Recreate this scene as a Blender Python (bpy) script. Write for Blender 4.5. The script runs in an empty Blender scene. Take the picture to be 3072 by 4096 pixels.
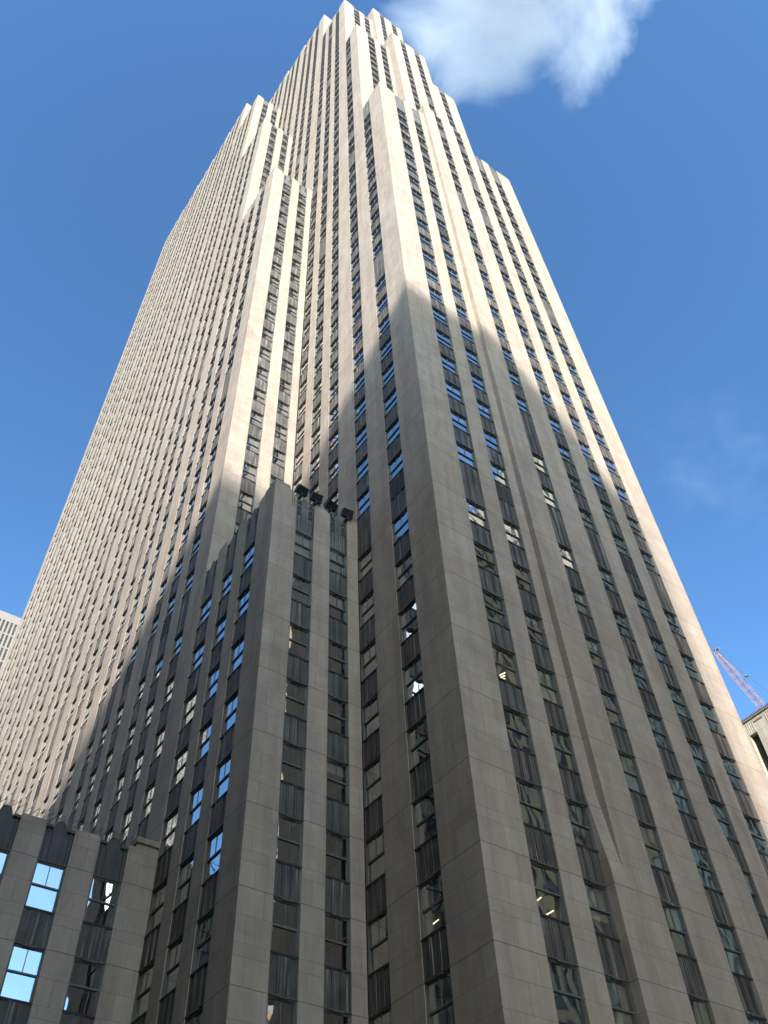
import bpy, math, random
from mathutils import Matrix, Vector
random.seed(7)
D = bpy.data
sc = bpy.context.scene
col = sc.collection

# ------------------------------------------------------------------ scale
S = 3.5            # metres per storey unit
Z0 = 15.1          # height of the reference joint above the street, metres

def W(x, y, z):
    return (x * S, y * S, z * S + Z0)

# ------------------------------------------------------------------ camera
CAM = (-5.82291563, -6.14207594, -3.85591552)
F_PX = 3550.59
YAW, PITCH, ROLL = 0.66629266, 0.88349888, -0.06120293
fwd = Vector((math.sin(YAW) * math.cos(PITCH), math.cos(YAW) * math.cos(PITCH), math.sin(PITCH)))
r0 = Vector((math.cos(YAW), -math.sin(YAW), 0))
u0 = r0.cross(fwd)
rr = r0 * math.cos(ROLL) + u0 * math.sin(ROLL)
uu = -r0 * math.sin(ROLL) + u0 * math.cos(ROLL)
cam_d = D.cameras.new('camera')
cam_d.sensor_fit = 'HORIZONTAL'
cam_d.sensor_width = 36.0
cam_d.lens = F_PX / 3072 * 36.0
cam_d.clip_start = 0.1
cam_d.clip_end = 30000
cam = D.objects.new('camera', cam_d)
m3 = Matrix((rr, uu, -fwd)).transposed()
cam.matrix_world = Matrix.Translation(Vector(W(*CAM))) @ m3.to_4x4()
col.objects.link(cam)
sc.camera = cam

# ------------------------------------------------------------------ sky + sun
SUN = Vector((-0.54, -1.0, 0.70)).normalized()
elev = math.asin(SUN.z)
azim = math.atan2(SUN.x, SUN.y)
world = D.worlds.new('World')
sc.world = world
world.use_nodes = True
wn = world.node_tree.nodes
wl = world.node_tree.links
wn.clear()
w_out = wn.new('ShaderNodeOutputWorld')
w_bg = wn.new('ShaderNodeBackground')
w_sky = wn.new('ShaderNodeTexSky')
w_sky.sky_type = 'NISHITA'
w_sky.sun_disc = False
w_sky.sun_elevation = elev
w_sky.sun_rotation = azim
w_sky.altitude = 10
w_sky.air_density = 1.0
w_sky.dust_density = 0.8
w_sky.ozone_density = 3.0
w_bg.inputs['Strength'].default_value = 0.15
w_gam = wn.new('ShaderNodeGamma')
w_gam.inputs['Gamma'].default_value = 1.5
wl.new(w_sky.outputs[0], w_gam.inputs['Color'])
w_mul = wn.new('ShaderNodeVectorMath'); w_mul.operation = 'MULTIPLY'
w_mul.inputs[1].default_value = (0.71, 0.79, 0.675)
wl.new(w_gam.outputs[0], w_mul.inputs[0])
wl.new(w_mul.outputs[0], w_bg.inputs['Color'])
wl.new(w_bg.outputs[0], w_out.inputs['Surface'])

sun_d = D.lights.new('sun', 'SUN')
sun_d.energy = 5.0
sun_d.angle = math.radians(0.65)
sun_d.color = (1.0, 1.0, 0.97)
sun = D.objects.new('sun', sun_d)
sun.rotation_euler = (-SUN).to_track_quat('-Z', 'Y').to_euler()
sun.location = (0, 0, 400)
col.objects.link(sun)

vs = sc.view_settings
sc.display_settings.display_device = 'sRGB'
vs.view_transform = 'Standard'
vs.look = 'None'
vs.gamma = 1.0
vs.exposure = 1.12
vs.use_curve_mapping = False
sc.cycles.max_bounces = 8
sc.cycles.transparent_max_bounces = 12
sc.cycles.volume_bounces = 1

# ------------------------------------------------------------------ mesh builder
class MB:
    def __init__(self):
        self.v = []
        self.f = []
    def box(self, x0, x1, y0, y1, z0, z1):
        if x1 < x0: x0, x1 = x1, x0
        if y1 < y0: y0, y1 = y1, y0
        b = len(self.v)
        for (x, y, z) in ((x0, y0, z0), (x1, y0, z0), (x1, y1, z0), (x0, y1, z0),
                          (x0, y0, z1), (x1, y0, z1), (x1, y1, z1), (x0, y1, z1)):
            self.v.append(W(x, y, z))
        for q in ((0, 3, 2, 1), (4, 5, 6, 7), (0, 1, 5, 4), (1, 2, 6, 5), (2, 3, 7, 6), (3, 0, 4, 7)):
            self.f.append(tuple(b + i for i in q))
    def poly(self, pts):
        b = len(self.v)
        for p in pts: self.v.append(W(*p))
        self.f.append(tuple(range(b, b + len(pts))))
    def hull8(self, p):
        """eight corners, bottom four then top four (anticlockwise from above)"""
        b = len(self.v)
        for q in p: self.v.append(W(*q))
        for q in ((0, 3, 2, 1), (4, 5, 6, 7), (0, 1, 5, 4), (1, 2, 6, 5), (2, 3, 7, 6), (3, 0, 4, 7)):
            self.f.append(tuple(b + i for i in q))
    def tube(self, pts, r, n=6):
        """pts in metres; round bar along a polyline"""
        prev = None
        rings = []
        for i, p in enumerate(pts):
            p = Vector(p)
            a = Vector(pts[max(0, i - 1)]); c = Vector(pts[min(len(pts) - 1, i + 1)])
            t = (c - a).normalized()
            if prev is None:
                up = Vector((0, 0, 1)) if abs(t.z) < 0.9 else Vector((1, 0, 0))
                s = t.cross(up).normalized()
            else:
                s = (prev - t * prev.dot(t)).normalized()
            prev = s
            q = t.cross(s)
            b = len(self.v)
            for k in range(n):
                an = 2 * math.pi * k / n
                self.v.append(tuple(p + s * (r * math.cos(an)) + q * (r * math.sin(an))))
            rings.append(b)
        for a, b in zip(rings, rings[1:]):
            for k in range(n):
                k2 = (k + 1) % n
                self.f.append((a + k, a + k2, b + k2, b + k))
        self.f.append(tuple(rings[0] + k for k in reversed(range(n))))
        self.f.append(tuple(rings[-1] + k for k in range(n)))
    def build(self, name, mat, parent=None):
        if name.endswith('_wall') and CAPS.f:
            caps = MB(); caps.v, caps.f = CAPS.v, CAPS.f
            CAPS.v, CAPS.f = [], []
            caps.build('coping', M['stone_coping'], parent)
        me = D.meshes.new(name)
        me.from_pydata(self.v, [], self.f)
        me.materials.append(mat)
        me.update()
        o = D.objects.new(name, me)
        col.objects.link(o)
        if parent is not None: o.parent = parent
        return o

CAPS = MB()
def tag(o, label=None, cat=None, group=None, kind=None):
    if label: o['label'] = label
    if cat: o['category'] = cat
    if group: o['group'] = group
    if kind: o['kind'] = kind
    return o

def empty(name, label, cat, group=None):
    o = D.objects.new(name, None)
    o.empty_display_size = 2
    col.objects.link(o)
    return tag(o, label, cat, group)

# ------------------------------------------------------------------ materials
def new_mat(name):
    m = D.materials.new(name)
    m.use_nodes = True
    n = m.node_tree.nodes
    n.clear()
    return m, n, m.node_tree.links

class G:
    """small helper for math node graphs"""
    def __init__(self, n, l):
        self.n, self.l = n, l
    def m(self, op, a, b=None, c=None, clamp=False):
        k = self.n.new('ShaderNodeMath'); k.operation = op; k.use_clamp = clamp
        for i, s in enumerate((a, b, c)):
            if s is None: continue
            if isinstance(s, (int, float)): k.inputs[i].default_value = s
            else: self.l.new(s, k.inputs[i])
        return k.outputs[0]
    def mix(self, f, a, b, mode='MIX'):
        k = self.n.new('ShaderNodeMix'); k.data_type = 'RGBA'; k.blend_type = mode
        for s, i in ((f, 0), (a, 6), (b, 7)):
            if isinstance(s, (int, float)): k.inputs[i].default_value = s
            elif isinstance(s, tuple): k.inputs[i].default_value = s + (1,) if len(s) == 3 else s
            else: self.l.new(s, k.inputs[i])
        return k.outputs[2]
    def noise(self, vec, scale, detail=3, rough=0.5, dist=0.0):
        k = self.n.new('ShaderNodeTexNoise')
        k.inputs['Scale'].default_value = scale
        k.inputs['Detail'].default_value = detail
        k.inputs['Roughness'].default_value = rough
        k.inputs['Distortion'].default_value = dist
        self.l.new(vec, k.inputs['Vector'])
        return k.outputs[0]
    def ramp(self, v, a, b, c0=0.0, c1=1.0):
        k = self.n.new('ShaderNodeMapRange')
        k.inputs[1].default_value = a; k.inputs[2].default_value = b
        k.inputs[3].default_value = c0; k.inputs[4].default_value = c1
        self.l.new(v, k.inputs[0])
        return k.outputs[0]
    def scale(self, vec, s):
        k = self.n.new('ShaderNodeVectorMath'); k.operation = 'MULTIPLY'
        self.l.new(vec, k.inputs[0]); k.inputs[1].default_value = s
        return k.outputs[0]
    def comb(self, x, y, z):
        k = self.n.new('ShaderNodeCombineXYZ')
        for i, s in enumerate((x, y, z)):
            if isinstance(s, (int, float)): k.inputs[i].default_value = s
            else: self.l.new(s, k.inputs[i])
        return k.outputs[0]

def principled(n, l, rough=0.8, metallic=0.0, spec=0.3):
    b = n.new('ShaderNodeBsdfPrincipled')
    b.inputs['Roughness'].default_value = rough
    b.inputs['Metallic'].default_value = metallic
    b.inputs['Specular IOR Level'].default_value = spec
    o = n.new('ShaderNodeOutputMaterial')
    l.new(b.outputs[0], o.inputs['Surface'])
    return b

def limestone(name, base, tint, pale, block=1.28, joint=0.012):
    m, n, l = new_mat(name)
    g = G(n, l)
    b = principled(n, l, 0.85, 0, 0.2)
    geo = n.new('ShaderNodeNewGeometry')
    tc = n.new('ShaderNodeTexCoord')
    pos = tc.outputs['Object']
    sx = n.new('ShaderNodeSeparateXYZ'); l.new(pos, sx.inputs[0])
    sn = n.new('ShaderNodeSeparateXYZ'); l.new(geo.outputs['True Normal'], sn.inputs[0])
    isx = g.m('GREATER_THAN', g.m('ABSOLUTE', sn.outputs[0]), 0.6)
    u = g.m('ADD', g.m('MULTIPLY', sx.outputs[1], isx), g.m('MULTIPLY', sx.outputs[0], g.m('SUBTRACT', 1.0, isx)))
    zf = g.m('DIVIDE', g.m('SUBTRACT', sx.outputs[2], Z0), 1.02 * S)
    fl = g.m('FLOOR', zf)
    f = g.m('SUBTRACT', zf, fl)
    B = (0.285, 0.415, 0.70)
    idx = None
    dist = None
    for k in B:
        gt = g.m('GREATER_THAN', f, k)
        idx = gt if idx is None else g.m('ADD', idx, gt)
        dd = g.m('ABSOLUTE', g.m('SUBTRACT', f, k))
        dist = dd if dist is None else g.m('MINIMUM', dist, dd)
    d0 = g.m('MINIMUM', f, g.m('SUBTRACT', 1.0, f))
    course = g.m('ADD', g.m('MULTIPLY', fl, 4.0), idx)
    wn1 = n.new('ShaderNodeTexWhiteNoise'); wn1.noise_dimensions = '1D'
    l.new(course, wn1.inputs['W'])
    par = g.m('MULTIPLY', g.m('MODULO', g.m('ADD', course, 4000.0), 2.0), 0.47)
    ub = g.m('ADD', g.m('ADD', g.m('DIVIDE', u, block), par), g.m('MULTIPLY', wn1.outputs[0], 0.22))
    ubf = g.m('FLOOR', ub)
    uf = g.m('SUBTRACT', ub, ubf)
    dv = g.m('MULTIPLY', g.m('MINIMUM', uf, g.m('SUBTRACT', 1.0, uf)), block)
    jh = g.m('LESS_THAN', g.m('MULTIPLY', dist, 1.02 * S), joint)
    j0 = g.m('LESS_THAN', g.m('MULTIPLY', d0, 1.02 * S), joint * 1.5)
    jv = g.m('LESS_THAN', dv, joint * 0.9)
    jt = g.m('MAXIMUM', g.m('MULTIPLY', g.m('MAXIMUM', jh, jv), 0.5), g.m('MULTIPLY', j0, 0.85))
    flat = g.m('LESS_THAN', g.m('ABSOLUTE', sn.outputs[2]), 0.5)
    jt = g.m('MULTIPLY', jt, flat)
    wn2 = n.new('ShaderNodeTexWhiteNoise'); wn2.noise_dimensions = '3D'
    l.new(g.comb(ubf, course, isx), wn2.inputs['Vector'])
    ws = n.new('ShaderNodeSeparateColor'); l.new(wn2.outputs['Color'], ws.inputs[0])
    c1 = g.mix(g.m('MULTIPLY', g.ramp(ws.outputs[0], 0.45, 1.0), 0.68), base, tint)
    c2 = g.mix(g.m('MULTIPLY', g.ramp(ws.outputs[1], 0.5, 1.0), 0.65), c1, pale)
    # slow staining, vertical run-off, fine grain
    st = g.noise(g.scale(pos, (1.1, 1.1, 0.09)), 1.0, 4, 0.6)
    big = g.noise(pos, 0.13, 3, 0.5)
    diag = g.noise(g.scale(pos, (0.55, 0.55, 0.55)), 1.0, 6, 0.7, 0.8)
    grain = g.noise(pos, 18.0, 3, 0.6)
    k = g.m('MULTIPLY', g.ramp(st, 0.3, 0.72, 1.07, 0.80), g.ramp(big, 0.3, 0.7, 0.95, 1.05))
    k = g.m('MULTIPLY', k, g.ramp(diag, 0.38, 0.72, 1.05, 0.82))
    k = g.m('MULTIPLY', k, g.ramp(grain, 0.3, 0.7, 0.965, 1.035))
    fine = g.noise(g.scale(pos, (2.6, 2.6, 0.30)), 1.0, 5, 0.7)
    k = g.m('MULTIPLY', k, g.ramp(fine, 0.35, 0.75, 1.02, 0.90))
    kc = n.new('ShaderNodeCombineColor')
    for i in range(3): l.new(k, kc.inputs[i])
    c3 = g.mix(1.0, c2, kc.outputs[0], 'MULTIPLY')
    c4 = g.mix(jt, c3, (0.115, 0.095, 0.08))
    l.new(c4, b.inputs['Base Color'])
    bp = n.new('ShaderNodeBump')
    bp.inputs['Strength'].default_value = 0.35
    bp.inputs['Distance'].default_value = 0.02
    hh = g.m('ADD', g.m('MULTIPLY', grain, 0.4), g.m('MULTIPLY', g.m('SUBTRACT', 1.0, jt), 0.8))
    hh = g.m('ADD', hh, g.m('MULTIPLY', ws.outputs[2], 0.25))
    l.new(hh, bp.inputs['Height'])
    l.new(bp.outputs[0], b.inputs['Normal'])
    return m

M = {}
M['stone'] = limestone('limestone', (0.336, 0.263, 0.206), (0.326, 0.240, 0.186), (0.364, 0.292, 0.235))
M['stone_far'] = limestone('limestone_other', (0.44, 0.38, 0.29), (0.40, 0.34, 0.26), (0.45, 0.40, 0.32))
M['stone_warm'] = limestone('browned_limestone', (0.50, 0.31, 0.17), (0.43, 0.26, 0.14), (0.52, 0.35, 0.21))  # limestone browned so its bluish shaded walls mirror neutral in the glass
M['stone_coping'] = limestone('limestone_coping', (0.29, 0.225, 0.175), (0.25, 0.185, 0.145), (0.34, 0.275, 0.22))

def metal_panel(name, c0, c1, streak, pale=0.3):
    m, n, l = new_mat(name)
    g = G(n, l)
    b = principled(n, l, 0.6, 0.0, 0.22)
    tc = n.new('ShaderNodeTexCoord')
    pos = tc.outputs['Object']
    s1 = g.noise(g.scale(pos, (7.0, 7.0, 0.22)), 1.0, 5, 0.65)
    s2 = g.noise(g.scale(pos, (22.0, 22.0, 1.3)), 1.0, 3, 0.6)
    bl = g.noise(pos, 0.7, 3, 0.5)
    a = g.mix(g.ramp(bl, 0.35, 0.65), c0, c1)
    a = g.mix(g.m('MULTIPLY', g.ramp(s1, 0.56, 0.76), pale), a, streak)
    a = g.mix(g.ramp(s2, 0.5, 0.8, 0.0, 0.45), a, tuple(x * 0.45 for x in c0))
    l.new(a, b.inputs['Base Color'])
    rg = g.ramp(s1, 0.3, 0.8, 0.42, 0.7)
    l.new(rg, b.inputs['Roughness'])
    return m
M['spandrel'] = metal_panel('cast_aluminium', (0.058, 0.049, 0.042), (0.098, 0.084, 0.073), (0.42, 0.37, 0.32), 0.85)
M['ornament'] = metal_panel('cast_ornament', (0.10, 0.09, 0.08), (0.15, 0.135, 0.12), (0.32, 0.29, 0.26), 0.6)
M['lead'] = metal_panel('dark_lead_panel', (0.055, 0.048, 0.042), (0.075, 0.066, 0.058), (0.13, 0.115, 0.10), 0.4)
M['frame'] = metal_panel('window_frame_paint', (0.095, 0.09, 0.08), (0.125, 0.118, 0.105), (0.2, 0.19, 0.17), 0.3)

def plain(name, c, rough=0.7, metallic=0.0, spec=0.3, var=0.12, scale=3.0):
    m, n, l = new_mat(name)
    g = G(n, l)
    b = principled(n, l, rough, metallic, spec)
    tc = n.new('ShaderNodeTexCoord')
    v = g.noise(tc.outputs['Object'], scale, 4, 0.6)
    a = g.mix(g.ramp(v, 0.3, 0.7), tuple(x * (1 - var) for x in c), tuple(min(1, x * (1 + var)) for x in c))
    l.new(a, b.inputs['Base Color'])
    return m
M['sill'] = plain('dark_sill', (0.035, 0.035, 0.036), 0.6)
M['inside'] = plain('office_interior', (0.035, 0.031, 0.028), 0.9, var=0.5, scale=0.35)
M['roofing'] = plain('roofing', (0.12, 0.115, 0.11), 0.9)
M['blind'] = plain('window_blind', (0.54, 0.53, 0.48), 0.8, var=0.10, scale=0.8)
M['flood'] = plain('floodlight_housing', (0.028, 0.028, 0.03), 0.5, var=0.3)
M['lens'] = plain('floodlight_glass', (0.62, 0.60, 0.55), 0.25)
M['wire'] = plain('razor_wire_steel', (0.10, 0.095, 0.09), 0.45, 0.6)
M['crane'] = plain('crane_paint', (0.46, 0.20, 0.08), 0.5, var=0.15)
M['crane_dark'] = plain('crane_machinery', (0.22, 0.17, 0.15), 0.6)
M['cable'] = plain('steel_cable', (0.08, 0.07, 0.065), 0.7)
M['marble'] = plain('pale_stone_cladding', (0.19, 0.17, 0.15), 0.8, var=0.05, scale=0.3)
M['bronze'] = plain('bronze_window_strip', (0.045, 0.04, 0.038), 0.5, spec=0.15, var=0.5, scale=0.6)
M['blueedge'] = plain('glazed_coping_tile', (0.16, 0.15, 0.26), 0.5, var=0.3, scale=2.0)
M['asphalt'] = plain('asphalt', (0.05, 0.05, 0.052), 0.9, var=0.25, scale=1.2)
M['pavement'] = plain('concrete_pavement', (0.16, 0.15, 0.14), 0.9, var=0.15, scale=0.8)
M['paint'] = plain('road_paint', (0.7, 0.7, 0.66), 0.7)

def glass(name, refl, tint):
    m, n, l = new_mat(name)
    g = G(n, l)
    o = n.new('ShaderNodeOutputMaterial')
    tr = n.new('ShaderNodeBsdfTransparent'); tr.inputs[0].default_value = tint + (1,)
    gl = n.new('ShaderNodeBsdfGlossy'); gl.inputs['Roughness'].default_value = 0.015
    gl.inputs[0].default_value = (0.95, 0.95, 0.94, 1)
    tc = n.new('ShaderNodeTexCoord')
    pos = tc.outputs['Object']
    warp = g.noise(pos, 0.55, 1, 0.4, 0.3)
    bp = n.new('ShaderNodeBump'); bp.inputs['Strength'].default_value = 1.0
    bp.inputs['Distance'].default_value = 0.022
    l.new(warp, bp.inputs['Height'])
    l.new(bp.outputs[0], gl.inputs['Normal'])
    fr = n.new('ShaderNodeFresnel'); fr.inputs[0].default_value = 1.5
    fac = g.m('ADD', g.m('MULTIPLY', fr.outputs[0], 1.3), refl, clamp=True)
    mx = n.new('ShaderNodeMixShader')
    l.new(fac, mx.inputs[0]); l.new(tr.outputs[0], mx.inputs[1]); l.new(gl.outputs[0], mx.inputs[2])
    l.new(mx.outputs[0], o.inputs['Surface'])
    return m
M['glass'] = glass('window_glass', 0.42, (0.78, 0.78, 0.74))
def emit(name, c, s):
    m, n, l = new_mat(name)
    e = n.new('ShaderNodeEmission'); e.inputs[0].default_value = c + (1,); e.inputs[1].default_value = s
    o = n.new('ShaderNodeOutputMaterial'); l.new(e.outputs[0], o.inputs['Surface'])
    return m
M['lamp'] = emit('fluorescent_tube', (1.0, 0.86, 0.58), 2.0)

# ------------------------------------------------------------------ projection helper (only ranks which windows show largest)
def project(x, y, z):
    d = Vector((x - CAM[0], y - CAM[1], z - CAM[2]))
    w = d.dot(fwd)
    if w <= 0.1: return None
    return 1536 + F_PX * d.dot(rr) / w, 2048 - F_PX * d.dot(uu) / w

# ------------------------------------------------------------------ facade grammar
class Face:
    """axis 'x': wall facing -Y, running along x.   axis 'y': wall facing -X, running along y."""
    def __init__(self, axis, plane):
        self.axis, self.p = axis, plane
    def box(self, mb, a0, a1, d0, d1, z0, z1):
        if self.axis == 'x': mb.box(a0, a1, self.p + d0, self.p + d1, z0, z1)
        else: mb.box(self.p + d0, self.p + d1, a0, a1, z0, z1)
    def pt(self, a, d, z):
        return (a, self.p + d, z) if self.axis == 'x' else (self.p + d, a, z)
    def prism(self, mb, outline, d0, d1):
        """outline [(a,z)] anticlockwise seen from outside, extruded d0 (front) to d1"""
        n = len(outline)
        fr = [self.pt(a, d0, z) for a, z in outline]
        bk = [self.pt(a, d1, z) for a, z in outline]
        if self.axis == 'y': fr.reverse(); bk.reverse()
        mb.poly(fr)
        for i in range(n):
            j = (i + 1) % n
            mb.poly([fr[j], fr[i], bk[i], bk[j]])

# storey list: (sill, head) of each window
HEADS = [-3.06, -2.04, -1.02, 0.0, 1.01, 2.02, 3.05, 4.07, 5.10, 6.13, 7.16]
HEADS += [8.76 + 1.03 * j for j in range(10)]
HEADS += [19.11, 20.2, 21.3, 22.35, 23.42, 24.47, 25.5, 26.53, 27.55, 28.5, 29.33]
z = 30.87
while z < 66:
    HEADS.append(z)
    z += 1.035
def wh(h):
    return 0.575 if h < 6 else (0.535 if h < 29 else 0.50)

windows = []     # dicts waiting to be built
spandrels = []
lamps = []

def column(face, a0, a1, zb, zt, skip=0.03, louvre=(), crest=None, seed=0):
    """window strip between two piers from zb up to zt (top of cresting)"""
    rnd = random.Random(seed)
    hs = [h for h in HEADS if h - wh(h) > zb and h < zt - 0.30]
    prev = zb
    last = None
    for i, h in enumerate(hs):
        s = h - wh(h)
        if last is not None and i < len(hs) - 1 and rnd.random() < skip and h > 9.5:
            continue                                   # blanked window: one tall panel
        lv = any(abs(h - wh(h) - q) < 0.25 for q in louvre)
        spandrels.append(dict(face=face, a0=a0, a1=a1, z0=prev, z1=s, lv=lv))
        windows.append(dict(face=face, a0=a0, a1=a1, s=s, h=h, r=rnd.random(), r2=rnd.random(), r3=rnd.random()))
        prev = h
        last = h
    crests.append(dict(face=face, a0=a0, a1=a1, z0=prev, z1=zt, kind=crest))
crests = []

DEPTH = 0.30     # how far piers run back
def pier(mb, face, a0, a1, zb, zt, corner=0, d0=0.0, d1=DEPTH, cap=True):
    """corner: +1 flutes near the a1 end, -1 near the a0 end"""
    w = a1 - a0
    if not cap:
        face.box(mb, a0, a1, d0, d1, zb, zt); return
    c = 0.085
    def chamfer(p0, p1, q0, q1, za, zb_, inL=True, inR=True):
        # front edge and ends pulled in toward the top
        i0 = p0 + (0.02 if inL else 0); i1 = p1 - (0.02 if inR else 0)
        P = [face.pt(p0, q0, za), face.pt(p1, q0, za), face.pt(p1, q1, za), face.pt(p0, q1, za),
             face.pt(i0, q0 + 0.02, zb_), face.pt(i1, q0 + 0.02, zb_), face.pt(i1, q1, zb_), face.pt(i0, q1, zb_)]
        if face.axis == 'y':
            P = [P[1], P[0], P[3], P[2], P[5], P[4], P[7], P[6]]
        CAPS.hull8(P)
    if corner and w > 0.1:
        g0 = 0.45
        face.box(mb, a0, a1, d0, d1, zb, zt - g0)
        face.box(mb, a0, a1, d0 + 0.022, d1, zt - g0, zt - 0.12)
        cuts = [0.0, 0.30, 0.38, 0.62, 0.70, 1.0] if w < 0.3 else [0.0, 0.64, 0.68, 0.82, 0.86, 1.0] if corner > 0 else [0.0, 0.14, 0.18, 0.32, 0.36, 1.0]
        drop = [0.0, 0.05, 0.07] if corner > 0 else [0.07, 0.05, 0.0]
        for k in range(3):
            p0, p1 = a0 + w * cuts[2 * k], a0 + w * cuts[2 * k + 1]
            t = zt - drop[k]
            face.box(mb, p0, p1, d0, d0 + 0.022, zt - g0, t - c)
            face.box(mb, p0, p1, d0 + 0.022, d1, zt - 0.12, t - c)
            chamfer(p0, p1, d0, d1, t - c, t)
    else:
        face.box(mb, a0, a1, d0, d1, zb, zt - c)
        chamfer(a0, a1, d0, d1, zt - c, zt, w > 0.15, w > 0.15)

tower = empty('skyscraper', 'tall stepped limestone skyscraper with narrow vertical window bands filling the picture', 'skyscraper')

def run(mb, face, a_start, a_end, cols, zb, zt, louvre={}, crest='plain', corner0=0, corner1=0, own_start=0.0, seed=0, skip=0.03, dcol=0.10):
    """piers and window strips from a_start to a_end.  own_start: part of the first pier owned by the other wall"""
    a = a_start + own_start
    first = True
    for i, (c0, c1) in enumerate(cols):
        if c0 - a > 0.01:
            pier(mb, face, a, c0, zb, zt, corner0 if first else 0)
        column(face, c0, c1, zb, zt - dcol, louvre=louvre.get(i, ()), crest=crest, seed=seed * 100 + i, skip=skip)
        a = c1
        first = False
    if a_end - a > 0.01:
        pier(mb, face, a, a_end, zb, zt, corner1)

XB = -1.658
GZ = -Z0 / S          # street level in storey units
# ---- south wing: plane x = XB, stepped in five tiers
B_COL_X = [(-1.225, -0.875), (-0.56, -0.21)]
def bay_cols(s, w, first=False):
    if first: return [(s + 0.53, s + 0.95), (s + 1.26, s + 1.67), (s + 1.975, s + w)]
    k = w / 2.44
    return [(s + 0.59 * k, s + 0.99 * k), (s + 1.35 * k, s + 1.75 * k), (s + 2.07 * k, s + w)]
tiersL = [(2.06, 8.25), (4.50, 30.4), (6.93, 43.85), (9.24, 55.8), (11.52, 61.1)]
fL = Face('y', XB)
lou = [{}, {1: (8.2,)}, {0: (8.2,), 2: (19.6,)}, {1: (8.2, 26.0)}, {2: (8.2,)}]
for i, (ys, zt) in enumerate(tiersL[:-1]):
    ye = tiersL[i + 1][0]
    mb = MB()
    run(mb, fL, ys, ye, bay_cols(ys, ye - ys, i == 0), GZ, zt, crest='gothic' if i == 0 else 'plain', seed=10 + i, corner0=1, louvre=lou[i], skip=0.0 if i == 0 else 0.05)
    mb.build('wing_wall', M['stone'], tower)
# last tier runs back to the far end in five bays
back = [11.52 + 2.44 * k for k in range(6)]
for k in range(5):
    ys = back[k]; ye = back[k + 1]
    mb = MB()
    cs = bay_cols(ys, 2.44)
    if k == 4:
        ye = 24.2
        cs = bay_cols(ys, 2.44)
        cs[2] = (cs[2][0], cs[2][1])
    run(mb, fL, ys, ys + 2.44, cs, GZ, 61.1 + 0.45 * k, crest='plain', seed=20 + k, corner0=1 if k == 0 else 0, skip=0.05,
        louvre={k % 3: (8.2,)})
    if k == 4: pier(mb, fL, ys + 2.44, 24.2, GZ, 62.9)
    mb.build('wing_wall', M['stone'], tower)
# east faces of the wing tiers
for i, (ys, zt) in enumerate(tiersL):
    zb = GZ if i == 0 else tiersL[i - 1][1] - 0.5
    f = Face('x', ys)
    mb = MB()
    run(mb, f, XB, 0.0, B_COL_X, zb, zt - (0.08 if i == 0 else 0.0), crest='gothic' if i == 0 else ('gothic' if i == 1 else 'plain'),
        own_start=DEPTH, corner0=1, seed=40 + i, skip=0.0, louvre={})
    mb.build('wing_wall', M['stone'], tower)

# ---- main slab: plane x = 0
fM = Face('y', 0.0)
tiersM = [(0.0, 31.25), (1.09, 46.2), (2.065, 57.7), (4.48, 64.25), (6.93, 64.9), (9.3, 66.0)]
mcols = [[(0.665, 1.09)], [(1.651, 2.065)], [(2.65, 3.04), (3.38, 3.78), (4.09, 4.48)]]
for i in range(3):
    mb = MB()
    run(mb, fM, tiersM[i][0], tiersM[i + 1][0], mcols[i], GZ if i < 2 else 7.2, tiersM[i][1], crest='plain', seed=60 + i, corner0=1,
        louvre={0: (8.2,)} if i == 0 else {}, skip=0.02)
    mb.build('tower_wall', M['stone'], tower)
zhid = [29.6, 42.8, 54.8, 60.0]
bays = [(4.48, 6.93, 29.6, 64.25), (6.93, 9.24, 42.8, 64.9), (9.24, 11.52, 54.8, 66.0)]
for k in range(5): bays.append((11.52 + 2.44 * k, 13.96 + 2.44 * k, 59.8, 66.2))
for i, (ya, yb, zb, zt) in enumerate(bays):
    mb = MB()
    run(mb, fM, ya, yb, bay_cols(ya, yb - ya), zb, zt, crest='plain', seed=70 + i, corner0=1 if i == 0 else 0, skip=0.04)
    if i == len(bays) - 1: pier(mb, fM, yb, 24.2, zb, zt)
    mb.build('tower_wall', M['stone'], tower)

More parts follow.
